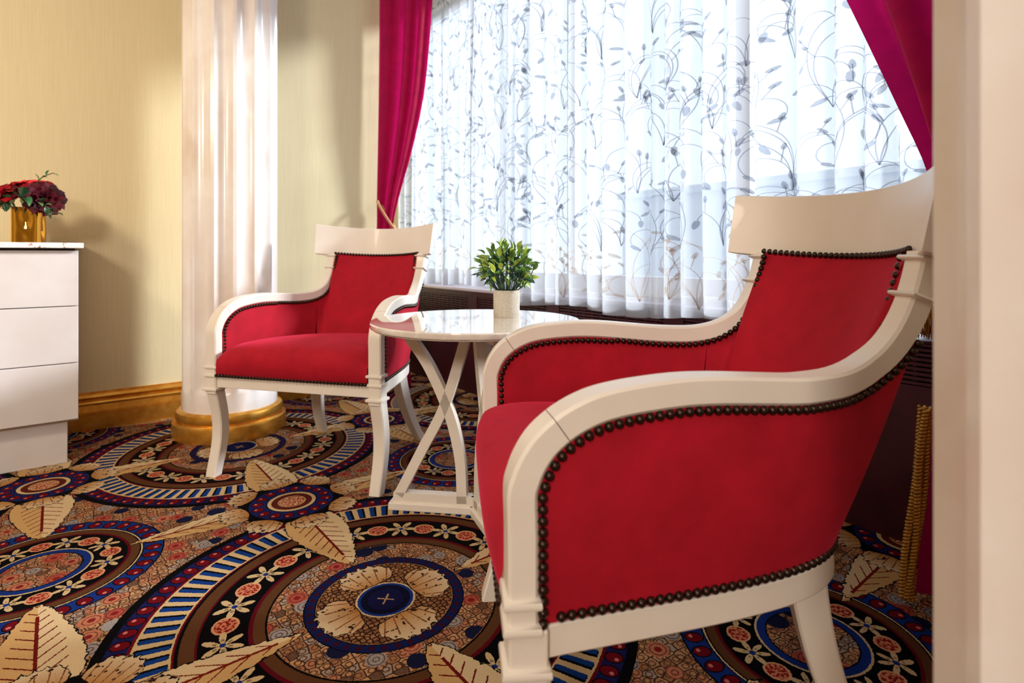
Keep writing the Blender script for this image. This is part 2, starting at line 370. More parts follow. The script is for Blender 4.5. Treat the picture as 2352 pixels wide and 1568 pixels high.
    def leaf(col, u, w, tab, x1, vein, slant, pitch):
        au = q.ab(u); aw = q.ab(w)
        wid = q.mul(q.ramp(q.mul(au, 2.0), [(a*2.0, (v*10, v*10, v*10, 1)) for a, v in tab]), .1)
        wid = q.add(wid, q.mul(jn, .022))
        col = q.mix(q.both(q.lt(aw, q.add(wid, .0032)), q.lt(au, x1+.003)), col, BLK)
        tone = q.gt(w, 0.0)
        lc = q.mix(tone, srgb(228, 190, 136), srgb(240, 214, 174))
        sv = q.both(q.lt(q.ab(q.frac0(q.mul(q.sub(au, q.mul(aw, slant)), 1/pitch))), .065), q.lt(aw, q.mul(wid, .66)))
        mid = q.both(q.lt(aw, .0035), q.lt(au, x1-.05))
        lc = q.mix(q.m('MAXIMUM', sv, mid), lc, vein)
        return q.mix(q.both(q.lt(aw, wid), q.lt(au, x1)), col, lc)
    col = leaf(col, pc, qc, [(.12, .056), (.17, .074), (.22, .080), (.28, .074), (.34, .059), (.40, .040), (.445, .024), (.475, .006)], .474, srgb(140, 40, 34), .95, .036)
    col = leaf(col, qc, pc, [(.14, .048), (.20, .054), (.26, .048), (.33, .033), (.39, .016), (.44, .0)], .438, srgb(150, 52, 34), -1.5, .042)
    col = q.mix(q.lt(rC, q.add(.160, q.mul(jn, .05))), col, BLK)
    col = acanthus(col, rC, tC, 8, .132, .214, .40)
    cC = bands(rC, .15, [(0, CRM), (.042, BRN), (.062, CRM), (.073, BLK), (.077, srgb(44, 56, 124)), (.127, BLK), (.133, BLK)])
    cC = q.mix(q.both(q.lt(rC, .040), q.gt(red_oval_noise, .48)), cC, srgb(190, 84, 66))
    cC = q.mix(q.both(q.gt(rC, .042), q.lt(rC, .062)), cC, srgb(122, 58, 44))
    cC = dots(cC, rC, tC, 16, .103, .0135, .0165)
    col = q.mix(q.lt(rC, .130), col, cC)
    pile = q.noise(o, 700, 2)
    col = q.mix(q.mul(q.sub(pile.outputs[0], .35), .9, True), col, (0.02, 0.015, 0.015, 1), 'MIX')
    gm = q.n('ShaderNodeGamma'); q.put(gm.inputs[0], col); gm.inputs[1].default_value = 1.28
    q.put(bs.inputs['Base Color'], q.mix(1.0, gm.outputs[0], (.78, .78, .78, 1), 'MULTIPLY'))
    q.put(bs.inputs['Normal'], q.bump(pile.outputs[0], .5, .004))
carpet()

# ------------------------------------------------------------------ room shell
YW, XG, XF = 3.2365, 2.05, 1.83          # gold wall, window wall, front of the radiator cover
XB, YB, ZC = -3.0, -2.6, 2.78
XE, YA = 1.50, 4.10                        # end of the gold wall, far side of the window alcove            # back walls, ceiling
def plane(name, a, b_, c, d, m):
    o = mesh(name, [a, b_, c, d], [(0, 1, 2, 3)], m); tag(o, kind='structure'); return o
fl = plane('floor', (XB, YB, 0), (XG, YB, 0), (XG, YA, 0), (XB, YA, 0), 'carpet')
plane('ceiling', (XB, YB, ZC), (XG, YB, ZC), (XG, YA, ZC), (XB, YA, ZC), 'ceiling_paint')
def solid(name, lo, hi, m, **kw):
    o = MB().box(lo, hi).build(name, m); tag(o, kind='structure'); return o
solid('wall_left', (XB, YW, 0), (XE, YA+.1, ZC), 'wallpaper')
solid('wall_alcove', (XE, YA, 0), (XG+.15, YA+.1, ZC), 'wallpaper')
solid('wall_back', (XB-.12, YB, 0), (XB, YW, ZC), 'wallpaper')
solid('wall_right', (XB, YB-.12, 0), (XG+.15, YB, ZC), 'wallpaper')
WY0, WY1, WZ0, WZ1 = .22, 3.95, .605, 2.55
wl = empty('wall_window'); tag(wl, kind='structure')
MB().box((XG, YB, 0), (XG+.15, WY0, ZC)).build('pier', 'plaster', wl)
MB().box((XG, WY1, 0), (XG+.15, YA, ZC)).build('pier', 'plaster', wl)
MB().box((XG, WY0, 0), (XG+.15, WY1, WZ0)).build('apron_wall', 'plaster', wl)
MB().box((XG, WY0, WZ1), (XG+.15, WY1, ZC)).build('lintel', 'plaster', wl)
# window
wi = empty('window_1', (XG+.05, 0, 0)); tag(wi, kind='structure')
def fr(name, y0, y1, z0, z1, d=.05): return MB().box((-.01, y0, z0), (-.01+d, y1, z1)).build(name, 'frame_white', wi, bevel=.004)
fr('window_frame', WY0, WY1, WZ0, .70); fr('window_frame', WY0, WY1, WZ1-.07, WZ1); fr('window_frame', WY0, WY0+.07, .70, WZ1-.07); fr('window_frame', WY1-.07, WY1, .70, WZ1-.07)
MUL = (3.1, 2.17, 1.2)
for y in MUL: fr('mullion', y-.03, y+.03, .70, WZ1-.07)
ys = [WY0+.07, MUL[2], MUL[1], MUL[0], WY1-.07]
for a, b_ in zip(ys, ys[1:]):
    MB().box((.01, a, .70), (.016, b_, WZ1-.07)).build('pane', 'window_glass', wi)
# gold skirting on the gold wall
prof = [(0, 0), (.020, 0), (.020, .066), (.017, .068), (.017, .071), (.020, .073), (.020, .076), (.017, .078), (.017, .081), (.019, .083), (.016, .112), (.024, .114), (.028, .122), (.024, .130), (.014, .132), (.014, .137), (.022, .140), (.029, .150), (.022, .161), (.010, .164), (.010, .171), (0, .171)]
rings = [[(x, YW-p, z) for p, z in prof] for x in (XB, XE)]
o = MB().loft(rings).build('baseboard_left', 'gold_paint', None, autosmooth=35); tag(o, kind='structure')

# ------------------------------------------------------------------ radiator cover below the window
rc = empty('radiator_cover', (XF, 0, 0)); tag(rc, 'dark burgundy radiator cover with slotted grilles running under the window', 'radiator cover')
RY0, RY1 = -1.2, YA-.001
GZ0, GZ1 = .44, .560
MB().box((0, RY0, 0), (.03, RY1, GZ0)).build('front_panel', 'burgundy_panel', rc)
MB().box((0, RY0, GZ1), (.03, RY1, .588)).build('top_rail', 'burgundy_panel', rc)
MB().box((.034, RY0, GZ0), (.05, RY1, GZ1)).build('grille_backing', 'grille_dark', rc)
sect = []
y = RY1-.05
MB().box((0, y, GZ0), (.03, RY1, GZ1)).build('divider', 'burgundy_panel', rc)
while y > RY0+.6:
    y2 = y-.60
    sect.append((y2, y)); MB().box((0, y2-.09, GZ0), (.03, y2, GZ1)).build('divider', 'burgundy_panel', rc); y = y2-.09
for (a, b_) in sect:
    n = 9
    bars = MB()
    for k in range(n+1): pass
    for k in range(1, 12): bars.box((.014, a+(b_-a)*k/12-.005, GZ0), (.028, a+(b_-a)*k/12+.005, GZ1))
    bars.build('grille_bars', 'burgundy_panel', rc)
    sl = MB()
    for k in range(n):
        z = GZ0+(k+.5)*(GZ1-GZ0)/n
        sl.box((.003, a, z-.0040), (.020, b_, z+.0040))
    sl.build('grille_slats', 'burgundy_panel', rc)
si = MB().box((-.012, RY0, .588), (XG-XF-.001, RY1, .605)).build('window_sill', 'sill_paint', None, bevel=.004); si.location = (XF, 0, 0); si['kind'] = 'structure'

# ------------------------------------------------------------------ balcony parapet outside
pw = empty('balcony_parapet', (3.4, 0, 0)); tag(pw, 'pale blue grey balcony parapet outside behind the sheer curtains', 'parapet')
MB().box((0, -3, -.3), (.15, 2.95, 1.23)).build('wall', 'parapet', pw); MB().box((-.03, -3, 1.23), (.18, 2.98, 1.28)).build('coping', 'parapet', pw)

# ------------------------------------------------------------------ columns
def column(loc, label, rot=0.0):
    c = empty('fluted_column', loc, rot); tag(c, label, 'column', 'marble columns flanking the window alcove')
    nfl, seg = 14, 14*12; rs = .1985
    def ring(z, depth):
        out = []
        for k in range(seg):
            a = 2*math.pi*k/seg; f = (k % 12)/12.0
            d = 0.0
            if .09 < f < .91: d = depth*math.sin(math.pi*(f-.09)/.82)**.75
            out.append(((rs-d)*math.cos(a), (rs-d)*math.sin(a), z))
        return out
    zs = [(.10, 0), (.195, 0), (.205, .006), (.22, .016), (.245, .0195), (ZC-.3, .0195), (ZC-.12, .0195)]
    MB().loft([ring(z, d) for z, d in zs], True, True).build('shaft', 'column_marble', c, autosmooth=32)
    MB().lathe([(0, 0), (.2366, 0), (.2366, .052), (.2345, .062), (.226, .067), (.224, .070)], 64).build('base_ring', 'gold_paint', c, autosmooth=40)
    MB().lathe([(.19, .068), (.216, .068), (.222, .078), (.2225, .098), (.219, .110), (.208, .116), (.2, .118)], 64).build('upper_ring', 'gold_paint', c, autosmooth=40)
    MB().lathe([(.19, ZC-.12), (.225, ZC-.12), (.235, ZC-.06), (.245, ZC-.05), (.245, ZC)], 64).build('capital', 'gold_paint', c, autosmooth=40)
    return c
column(W(-1.298, 2.613), 'white marble fluted column with gold base beside the gold wall', R(6))
column((.586, -.045, 0), 'white marble fluted column standing next to the gold trimmed drape', R(3))

# ------------------------------------------------------------------ dresser
dr = empty('dresser', (0, YW, 0)); tag(dr, 'white chest of three drawers with a marble top against the gold wall', 'dresser')
DX1, DX0 = .026, -1.15
MB().box((DX0, -.470, .160), (DX1, -.02, .815)).build('body', 'dresser_paint', dr, bevel=.002)
MB().box((DX0+.03, -.462, 0), (DX1-.033, -.04, .160)).build('plinth', 'dresser_paint', dr, bevel=.002)
for z0, z1 in ((.172, .3855), (.3885, .6025), (.6055, .816)):
    MB().box((DX0, -.500, z0), (DX1, -.4705, z1)).build('drawer_front', 'dresser_paint', dr, bevel=.002)
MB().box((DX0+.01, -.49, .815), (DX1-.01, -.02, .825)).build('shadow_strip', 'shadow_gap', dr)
MB().box((DX0-.02, -.525, .825), (DX1+.016, -.005, .8455)).build('marble_top', 'dresser_marble', dr, bevel=.003)

# ------------------------------------------------------------------ armchairs
# tables are (distance back from the front face, value) measured on the chair
PLAN = [(-.05, .349), (0, .349), (.1, .340), (.2, .328), (.3, .313), (.4, .295), (.46, .274), (.50, .259), (.53, .248), (.56, .242), (.60, .240), (.75, .240)]
def lat(v): return interp(v, PLAN)
def nrm(v):
    s = (lat(v+.03)-lat(v-.03))/.06; n = Vector((1, -s, 0)); return n.normalized()
TOP = [(0, .300), (0, .40), (0, .47), (-.001, .52), (.004, .541), (.013, .562), (.028, .584), (.047, .602), (.071, .618), (.101, .631), (.130, .638), (.167, .643), (.223, .647), (.278, .646), (.335, .642), (.389, .638), (.431, .637), (.479, .639), (.518, .649), (.550, .668), (.573, .694), (.592, .730), (.605, .768), (.614, .806)]
BASE = [(.345, 0), (.330, .08), (.314, .175), (.299, .26), (.284, .33), (.264, .40), (.236, .46), (.192, .508), (.12, .540), (.0, .553)]
AW, AT = .046, .036          # frame width and thickness
RV0, RZ0, RHW, RSAG, RT = .573, .806, .281, .113, R(10)
def railpt(x, h, t=0.0):
    """front face of the top rail: x across, h up the board, t into its thickness"""
    s = RSAG*(1-(x/RHW)**2); hw = 1+.03*h/.137
    return Vector((x*hw, RV0+s*math.cos(RT)+h*math.sin(RT)+t*math.cos(RT), RZ0-s*math.sin(RT)+h*math.cos(RT)-t*math.sin(RT)))
def frame_path():
    P = catmull([(v, z, 0) for v, z in TOP], 3); out = []
    for i, p in enumerate(P):
        a = P[max(i-1, 0)]; c = P[min(i+1, len(P)-1)]; t = (c-a).normalized()
        v, z = p.x, p.y
        out.append((v, z, t))
    return out
FP = frame_path()
def frame_frame(v, z, t):
    n = nrm(max(v, 0)); pt = Vector((-n.y/n.x if n.x else 0, 1, 0)).normalized()       # plan tangent
    pt = Vector((-n.y, n.x, 0)); 
    tt = (pt*t.x + Vector((0, 0, 1))*t.y).normalized()
    mm = n.cross(tt).normalized()
    if mm.dot(Vector((0, 1, -.2))) < 0 and v < .2: mm = -mm
    return Vector((lat(max(v, 0)), v, z)), n, tt, mm
def fw(v): return interp(v, [(0, AW), (.38, AW), (.56, .037), (.7, .037)])
def section(v, z, t, w=AW, th=AT, c=.004):
    w = fw(v)
    P, n, tt, mm = frame_frame(v, z, t)
    # make mm point to the inside of the bend (down / back)
    if mm.z > 0 and abs(mm.z) > abs(mm.y): mm = -mm
    if mm.y < 0 and abs(mm.y) >= abs(mm.z): mm = -mm
    q_ = lambda a, b_: P - n*a + mm*b_
    return [q_(c, 0), q_(0, c), q_(0, th-c), q_(c, th), q_(w-c, th), q_(w, th-c), q_(w, c), q_(w-c, 0)]
def lowpt(v, z, t, off, inset):
    """point on the outer (inset<w) or inner face, just below / behind the frame"""
    P, n, tt, mm = frame_frame(v, z, t)
    if mm.z > 0 and abs(mm.z) > abs(mm.y): mm = -mm
    if mm.y < 0 and abs(mm.y) >= abs(mm.z): mm = -mm
    return P - n*inset + mm*off, n
def pw_(f): return interp(f[1], [(.645, 0), (.70, 1)]) if f[0] > .3 else 0.0
def ioff(z, v): return AT+.005 if v < .3 else interp(z, [(.62, AT+.005), (.66, AT-.002), (.70, .020), (.74, .013)])
def nail_mesh():
    bm = bmesh.new(); bmesh.ops.create_uvsphere(bm, u_segments=8, v_segments=6, radius=.0066)
    geom = [v for v in bm.verts if v.co.z < -.001]; bmesh.ops.delete(bm, geom=geom, context='VERTS')
    me = bpy.data.meshes.new('nail'); bm.to_mesh(me); bm.free(); me.materials.append(MATS['bronze_nail'])
    me.polygons.foreach_set('use_smooth', [True]*len(me.polygons)); return me
def make_chair():
    c = empty('armchair'); SPL = None
    # split index: joint on the curve of the arm
    js = min(range(len(FP)), key=lambda i: abs(FP[i][0]-.058)+abs(FP[i][1]-.610))
    for s in (-1, 1):
        mir = lambda ring: [Vector((p.x*s, p.y, p.z)) for p in ring]
        rings = [mir(section(*f)) for f in FP]
        j = rings[js]; tang = (Vector(rings[js+1][0])-Vector(rings[js-1][0])).normalized()
        MB().loft(rings[:js]+[[p-tang*.0006 for p in j]]).build('front_post', 'white_lacquer', c, autosmooth=30)
        MB().loft([[p+tang*.0006 for p in j]]+rings[js+1:]).build('arm_rail', 'white_lacquer', c, autosmooth=30)
        # collars of the front post
        for z, e in ((.395, .0), (.365, .0), (.315, .001)):
            w0 = .349-AW
            rr = []
            for dz, g in ((-.006, 0), (-.0045, .005), (0, .0068), (.0045, .005), (.006, 0)):
                g += e
                x0, x1, y0, y1 = w0-g, .349+g, -g, AT+g*.5+(.011 if z < .33 else 0)
                rr.append([Vector((s*x, y, z+dz)) for x, y in ((x0, y0), (x1, y0), (x1, y1), (x0, y1))])
            MB().loft(rr).build('collar', 'white_lacquer', c, autosmooth=50)
        # front block at the seat rail and sabre leg
        MB().box((min(s*(.349-AW), s*.349), .0005, .3), (max(s*(.349-AW), s*.349), .047, .364)).build('corner_block', 'white_lacquer', c, bevel=.003)
        rr = []
        for k in range(13):
            z = .316*(1-k/12); f = k/12
            off = .030*math.sin(math.pi*f)**1.2 - .004*f*f; w = lerp(.045, .040, f); dp = lerp(.047, .040, f)
            xc = .326
            rr.append([Vector((s*(xc+sx*w/2), off+yy*dp, z)) for sx, yy in ((-.82, 0), (.82, 0), (1, .09), (1, .91), (.82, 1), (-.82, 1), (-1, .91), (-1, .09))])
        MB().loft(rr).build('leg', 'white_lacquer', c, autosmooth=40)
        # rear sabre leg
        rr = []
        for k in range(13):
            f = k/12; z = .33*(1-f)
            xc = lerp(.186, .240, f**1.2); yc = .462+.022*f+.090*f**2.4; w = lerp(.050, .036, f); dp = lerp(.052, .036, f)
            d = Vector((.30, 1, 0)).normalized(); n = Vector((d.y, -d.x, 0)); C0 = Vector((xc, yc, z))
            ring = [C0+n*(a*w/2)+d*(b_*dp/2) for a, b_ in ((-.85, -1), (.85, -1), (1, -.85), (1, .85), (.85, 1), (-.85, 1), (-1, .85), (-1, -.85))]
            rr.append([Vector((s*p.x, p.y, p.z)) for p in ring])
        MB().loft(rr).build('leg', 'white_lacquer', c, autosmooth=40)
        # collars on the back post
        for zc in (.745, .796):
            f = min(FP, key=lambda a: abs(a[1]-zc)); P, n, tt, mm = frame_frame(*f)
            if mm.y < 0: mm = -mm
            rr = []
            for dz, g in ((-.0045, 0), (-.003, .005), (0, .0065), (.003, .005), (.0045, 0)):
                C0 = P+tt*dz
                rr.append(mir([C0+n*g-mm*g, C0-n*(fw(.6)+g)-mm*g, C0-n*(fw(.6)+g)+mm*(AT+g), C0+n*g+mm*(AT+g)]))
            MB().loft(rr).build('collar', 'white_lacquer', c, autosmooth=50)
    # seat rail: front board and the curved side / back board
    MB().box((-.303, .006, .322), (.303, .03, .362)).build('front_rail', 'white_lacquer', c, bevel=.002)
    half = catmull([(x, y, 0) for x, y in BASE], 5); half = [p for p in half if p.y > .040]
    full = [Vector((p.x, p.y, 0)) for p in half]+[Vector((-p.x, p.y, 0)) for p in reversed(half[:-1])]
    rr = []
    for i, p in enumerate(full):
        t = (full[min(i+1, len(full)-1)]-full[max(i-1, 0)]).normalized(); n = Vector((t.y, -t.x, 0))
        if n.dot(Vector((p.x, p.y-.2, 0))) < 0: n = -n
        rr.append([p+Vector((0, 0, .322)), p+Vector((0, 0, .361)), p-n*.03+Vector((0, 0, .361)), p-n*.03+Vector((0, 0, .322))])
    MB().loft(rr).build('side_rail', 'white_lacquer', c, autosmooth=40, bevel=.002)
    # top rail
    rr = []; NX = 28
    for i in range(NX+1):
        x = lerp(-RHW, RHW, i/NX)
        rr.append([railpt(x, .002), railpt(x, 0, .003), railpt(x, 0, .027), railpt(x, .002, .03), railpt(x, .135, .03), railpt(x, .137, .027), railpt(x, .137, .003), railpt(x, .135)])
    MB().loft(rr).build('top_rail', 'white_lacquer', c, autosmooth=40)
    # upholstery -----------------------------------------------------------
    low = [f for f in FP if f[1] > .372 and f[0] < .9]
    Bc = catmull([(x, y, 0) for x, y in BASE], 6)
    nails = {'outer': [], 'outer2': [], 'inner': [], 'inner2': [], 'top': [], 'front': []}
    endv = .60
    for s in (-1, 1):
        S = Vector((s, 1, 1))
        mirp = lambda p: Vector((p.x*s, p.y, p.z))
        # outer side
        T = [lowpt(*f, AT-.004, .006)[0] for f in low]
        kc = next(i for i, f in enumerate(low) if f[1] > .49)
        side = T[kc-1:]
        N = 30
        Ts = resample(side, .02); n_s = len(Ts)
        lowB = [Vector((p.x-.004, p.y, .360)) for p in Bc if p.y > .034]
        iend = min(range(len(lowB)), key=lambda i: abs(lowB[i].y-.515)); Bs0 = lowB[:iend+1]
        L = len(Ts)
        # lower edge resampled by matching how far back the upper edge has run
        tot = sum((b_-a).length for a, b_ in zip(Bs0, Bs0[1:]))
        Bs = resample(Bs0, tot/(L-1)); v0, v1 = Ts[0].y, Ts[-1].y
        vs = []; rows = 8
        for i in range(L):
            f = max(0, min(1, (Ts[i].y-v0)/(v1-v0))); f = .5*f+.5*(i/(L-1))
            k = f*(len(Bs)-1); a = Bs[int(k)]; b_ = Bs[min(int(k)+1, len(Bs)-1)]; B = a.lerp(b_, k-int(k))
            for r_ in range(rows+1):
                h = r_/rows; p = B.lerp(Ts[i], h); nn = nrm(min(p.y, .6)); p = p + nn*(.010*math.sin(math.pi*h)*math.sin(math.pi*min(1, i/(L-1)*1.0))**.5 if 0 < i < L-1 else 0)
                vs.append(mirp(p))
        fs = [(i*(rows+1)+r_, (i+1)*(rows+1)+r_, (i+1)*(rows+1)+r_+1, i*(rows+1)+r_+1) for i in range(L-1) for r_ in range(rows)]
        mesh('outer_side_panel', vs, fs, 'red_velvet', c, smooth=True)
        line = [Vector((.349-.006, .041, .368)), Vector((.349-.006, .041, .46))]+[lowpt(*f, AT+.006, .004)[0] for f in low if f[1] > .49 and (f[0] < .3 or f[1] < .705)]
        botl = [Vector((p.x+.003, p.y, .3685)) for p in Bs0 if p.y > .05]
        key = 'outer' if s == 1 else 'outer2'
        for p in resample(line, .0133): nails[key].append((mirp(p), mirp(nrm(min(max(p.y, 0), .6)))))
        for i, p in enumerate(resample(botl, .0133)):
            n = Vector((p.x, max(0, p.y-.3)*1.2, 0)).normalized(); nails[key].append((mirp(p), mirp(n)))
        # inner side
        Ti = [lowpt(*f, ioff(f[1], f[0])-.007, fw(f[0])-.004)[0] for f in low]; Ti = resample(Ti[kc-2:], .02); L = len(Ti)
        vs = []; rows = 6
        isplit = min(range(L), key=lambda i: abs(Ti[i].y-.505) if Ti[i].z < .7 else 9)
        def inner_bottom(i):
            t = Ti[i]; y = min(t.y, .505); return Vector((interp(y, [(0, .306), (.1, .298), (.3, .272), (.42, .242), (.5, .212)])-.003, y-.03*max(0, (y-.35)/.15), .43))
        for i in range(isplit+1):
            B = inner_bottom(i)
            for r_ in range(rows+1):
                h = r_/rows; p = B.lerp(Ti[i], h); p.x -= .004*math.sin(math.pi*h); vs.append(mirp(p))
        fs = [(i*(rows+1)+r_, (i+1)*(rows+1)+r_, (i+1)*(rows+1)+r_+1, i*(rows+1)+r_+1) for i in range(isplit) for r_ in range(rows)]
        mesh('inner_side_panel', vs, fs, 'red_velvet', c, smooth=True)
        line = [lowpt(*f, ioff(f[1], f[0])+.002-.012*pw_(f), fw(f[0])+.001+.007*pw_(f))[0] for f in low if f[1] < .805 and f[1] > .43]
        key = 'inner' if s == -1 else 'inner2'
        for p in resample(line, .0133): nails[key].append((mirp(p), mirp(-nrm(min(max(p.y, 0), .6)))+Vector((0, -interp(p.z, [(.64, 0), (.72, 1.2)]), 0))))
        if s == -1: inner_edge = (Ti, isplit)
    # inner back: from the seam on one side, up the posts, across under the top rail
    Ti, isp = inner_edge
    left = [Vector((-p.x, p.y, p.z)) for p in Ti[isp:]]
    TX = .203; across = [railpt(lerp(-TX, TX, k/20), .008, -.006) for k in range(21)]
    top = left[:-1]+across+[Vector((-p.x, p.y, p.z)) for p in reversed(left[:-1])]
    B0 = Vector((-.206, .475, .43)); nT = len(top); vs = []; rows = 10
    for i, t in enumerate(top):
        f = i/(nT-1)
        # foot of each column spreads over the curved back of the seat
        fx = interp(i, [(0, -1), (len(left)-1, -.80), (nT-len(left), .80), (nT-1, 1)])
        B = Vector((fx*.206, .475+.050*(1-abs(fx)**2.2), .43))
        for r_ in range(rows+1):
            h = r_/rows; p = B.lerp(t, h)
            p.y -= (.016*math.sin(math.pi*h))*(1-abs(fx)**6); vs.append(p)
    fs = [(i*(rows+1)+r_, (i+1)*(rows+1)+r_, (i+1)*(rows+1)+r_+1, i*(rows+1)+r_+1) for i in range(nT-1) for r_ in range(rows)]
    mesh('inner_back_panel', vs, fs, 'red_velvet', c, smooth=True)
    for p in resample([railpt(lerp(-TX, TX, k/30), .010, -.008) for k in range(31)], .0133): nails['top'].append((p, Vector((0, -1, .1))))
    # outer back
    Tp = [lowpt(*f, AT-.004, .006)[0] for f in low][-1]
    top = [Vector((lerp(-Tp.x, Tp.x, k/16), railpt(min(.26, abs(lerp(-Tp.x, Tp.x, k/16))), 0, .03).y-.004, .812)) for k in range(17)]
    upl = [lowpt(*f, AT-.004, .006)[0] for f in low if f[0] > endv-.02]
    botm = resample([Vector((-p.x+.004, p.y, .360)) for p in Bc if p.y > .505]+[Vector((p.x-.004, p.y, .360)) for p in reversed(Bc) if p.y > .505], .02)
    vs = []; rows = 8; nb = len(botm)
    for i in range(nb):
        k = i/(nb-1)*16; a = top[int(k)]; b_ = top[min(16, int(k)+1)]; t = a.lerp(b_, k-int(k))
        for r_ in range(rows+1): vs.append(botm[i].lerp(t, r_/rows))
    fs = [(i*(rows+1)+r_, (i+1)*(rows+1)+r_, (i+1)*(rows+1)+r_+1, i*(rows+1)+r_+1) for i in range(nb-1) for r_ in range(rows)]
    mesh('outer_back_panel', vs, fs, 'red_velvet', c, smooth=True)
    # seat cushion
    prof = catmull([(-.004, .366, 0), (-.016, .385, 0), (-.024, .415, 0), (-.020, .448, 0), (.0, .474, 0), (.04, .488, 0), (.12, .494, 0), (.25, .488, 0), (.38, .476, 0), (.50, .462, 0)], 3)
    vs = []; NXS = 24
    for i, p in enumerate(prof):
        v, z = p.x, p.y
        hw = interp(v, [(-.02, .3), (.035, .300), (.05, .302), (.1, .296), (.3, .270), (.42, .242), (.5, .20)])
        for k in range(NXS+1):
            u = lerp(-1, 1, k/NXS); au = abs(u)
            g = .034*au**3.2*min(1, max(0, (z-.372)/.08)) + .018*max(0, (au-.85)/.15)**2*min(1, max(0, (z-.40)/.05))
            fwd = -(v < .02)*0.0 + (max(0, -v)*(au**4))*.8
            vs.append(Vector((u*hw, v+fwd, z-g)))
    fs = [(i*(NXS+1)+k, (i+1)*(NXS+1)+k, (i+1)*(NXS+1)+k+1, i*(NXS+1)+k+1) for i in range(len(prof)-1) for k in range(NXS)]
    mesh('seat_cushion', vs, fs, 'red_velvet', c, smooth=True)
    for p in resample([Vector((-.296, -.005, .368)), Vector((.296, -.005, .368))], .0133): nails['front'].append((p, Vector((0, -1, 0))))
    # nails: the ones in view one by one, the rest as one trim
    nm_ = nail_mesh(); rest = MB()
    base = [tuple(v.co) for v in nm_.vertices]; bf = [tuple(p.vertices) for p in nm_.polygons]
    for key, L in nails.items():
        for p, n in L:
            n = n.normalized(); qn = n.to_track_quat('Z', 'Y')
            if key == 'outer2' or (key == 'inner2' and p.z < .645 and p.y < .5):
                rest.add([p+qn @ Vector(v) for v in base], bf)
            else:
                o = bpy.data.objects.new('nail', nm_); COL.objects.link(o); o.parent = c; o.location = p; o.rotation_mode = 'QUATERNION'; o.rotation_quaternion = qn
    o = rest.build('nail_trim', 'bronze_nail', c, smooth=True); o['kind'] = 'stuff'
    return c
def copy_tree(o, parent=None):
    c = o.copy(); COL.objects.link(c)
    if parent: c.parent = parent
    for ch in list(o.children): copy_tree(ch, c)
    return c
chair = make_chair()
chair2 = copy_tree(chair)
chair.location = W(-.7722, 1.959); chair.rotation_euler = (0, 0, -.2536-YAW)
chair2.location = W(-.0366, .9997); chair2.rotation_euler = (0, 0, .0928-R(90)-YAW)
G = 'red velvet armchairs by the window'
tag(chair, 'white framed red velvet armchair standing in front of the gold based column', 'armchair', G)
tag(chair2, 'white framed red velvet armchair standing before the gold trimmed drape', 'armchair', G)

# ------------------------------------------------------------------ side table
TC = W(-.112, 1.759); TA = [R(171.8), R(291.8), R(51.8)]
tb = empty('side_table', TC); tag(tb, 'round white marble side table on three crossed lattice legs', 'table')
MB().lathe([(0, .5765), (.307, .5765), (.3115, .5775), (.3135, .582), (.32, .583), (.3215, .586), (.3215, .5965), (.319, .600), (0, .600)], 96).build('table_top', 'table_marble', tb, autosmooth=35)
for a in TA:
    Mx = Matrix.Rotation(a-YAW, 4, 'Z')
    def bar(mb, pts, w):
        P = catmull([(r, z, 0) for r, z in pts], 8); rr = []
        for i, p in enumerate(P):
            t = (P[min(i+1, len(P)-1)]-P[max(i-1, 0)]).normalized(); n = Vector((-t.y, t.x, 0))*w/2
            A, B = p+n, p-n
            rr.append([Mx @ Vector((A.x, -.016, A.y)), Mx @ Vector((B.x, -.016, B.y)), Mx @ Vector((B.x, .016, B.y)), Mx @ Vector((A.x, .016, A.y))])
        mb.loft(rr)
    mb = MB()
    bar(mb, [(.246, .045), (.17, .19), (.095, .337), (.03, .545), (.022, .57)], .031)
    bar(mb, [(.042, .03), (.047, .15), (.066, .25), (.095, .337), (.150, .452), (.208, .535), (.235, .565)], .031)
    mb.box((.0, -.016, .022), (.262, .016, .053), Mx); mb.box((.0, -.016, .548), (.262, .016, .576), Mx)
    mb.build('lattice_panel', 'white_lacquer', tb, autosmooth=35, bevel=.002)
    f_ = MB(); f_.box((0, -.0245, .0), (.276, .0245, .0235), Mx); f_.build('foot', 'white_lacquer', tb, bevel=.003)
hubp = [(.031*math.cos(t), .031*math.sin(t)) for t in [R(38*0)-YAW+a+d for a in TA for d in (R(-18), R(18))]]

# ------------------------------------------------------------------ potted plant on the table
PC = W(-.0175, 1.822, .600); pp = empty('potted_plant', PC); tag(pp, 'small leafy green plant in a round stone coloured pot', 'plant')
MB().lathe([(0, 0), (.0405, 0), (.0420, .002), (.0428, .085), (.0425, .087), (.039, .087), (.0385, .078), (0, .078)], 40).build('pot', 'pot_ceramic', pp, autosmooth=40)
MB().lathe([(0, .074), (.0384, .074), (.03, .080), (0, .081)], 24).build('soil', 'soil', pp, smooth=True)
def leaf_mesh(name, m, L=.03, wd_=.014, cup=.25):
    vs = []; fs = []; n = 5
    for i in range(n+1):
        t = i/n; w = wd_*.5*math.sin(math.pi*min(1, t**.8*.97+.015))**.8; y = L*t; z = cup*L*(t-t*t)*1.2 - .1*L*t*t
        vs += [(-w, y, z+w*.45), (0, y, z), (w, y, z+w*.45)]
    for i in range(n):
        a = i*3; fs += [(a, a+1, a+4, a+3), (a+1, a+2, a+5, a+4)]
    me = bpy.data.meshes.new(name); me.from_pydata(vs, [], fs); me.materials.append(MATS[m]); me.polygons.foreach_set('use_smooth', [True]*len(me.polygons)); return me
LM = [leaf_mesh('leaf', k) for k in ('leaf_green', 'leaf_dark', 'leaf_lime')]
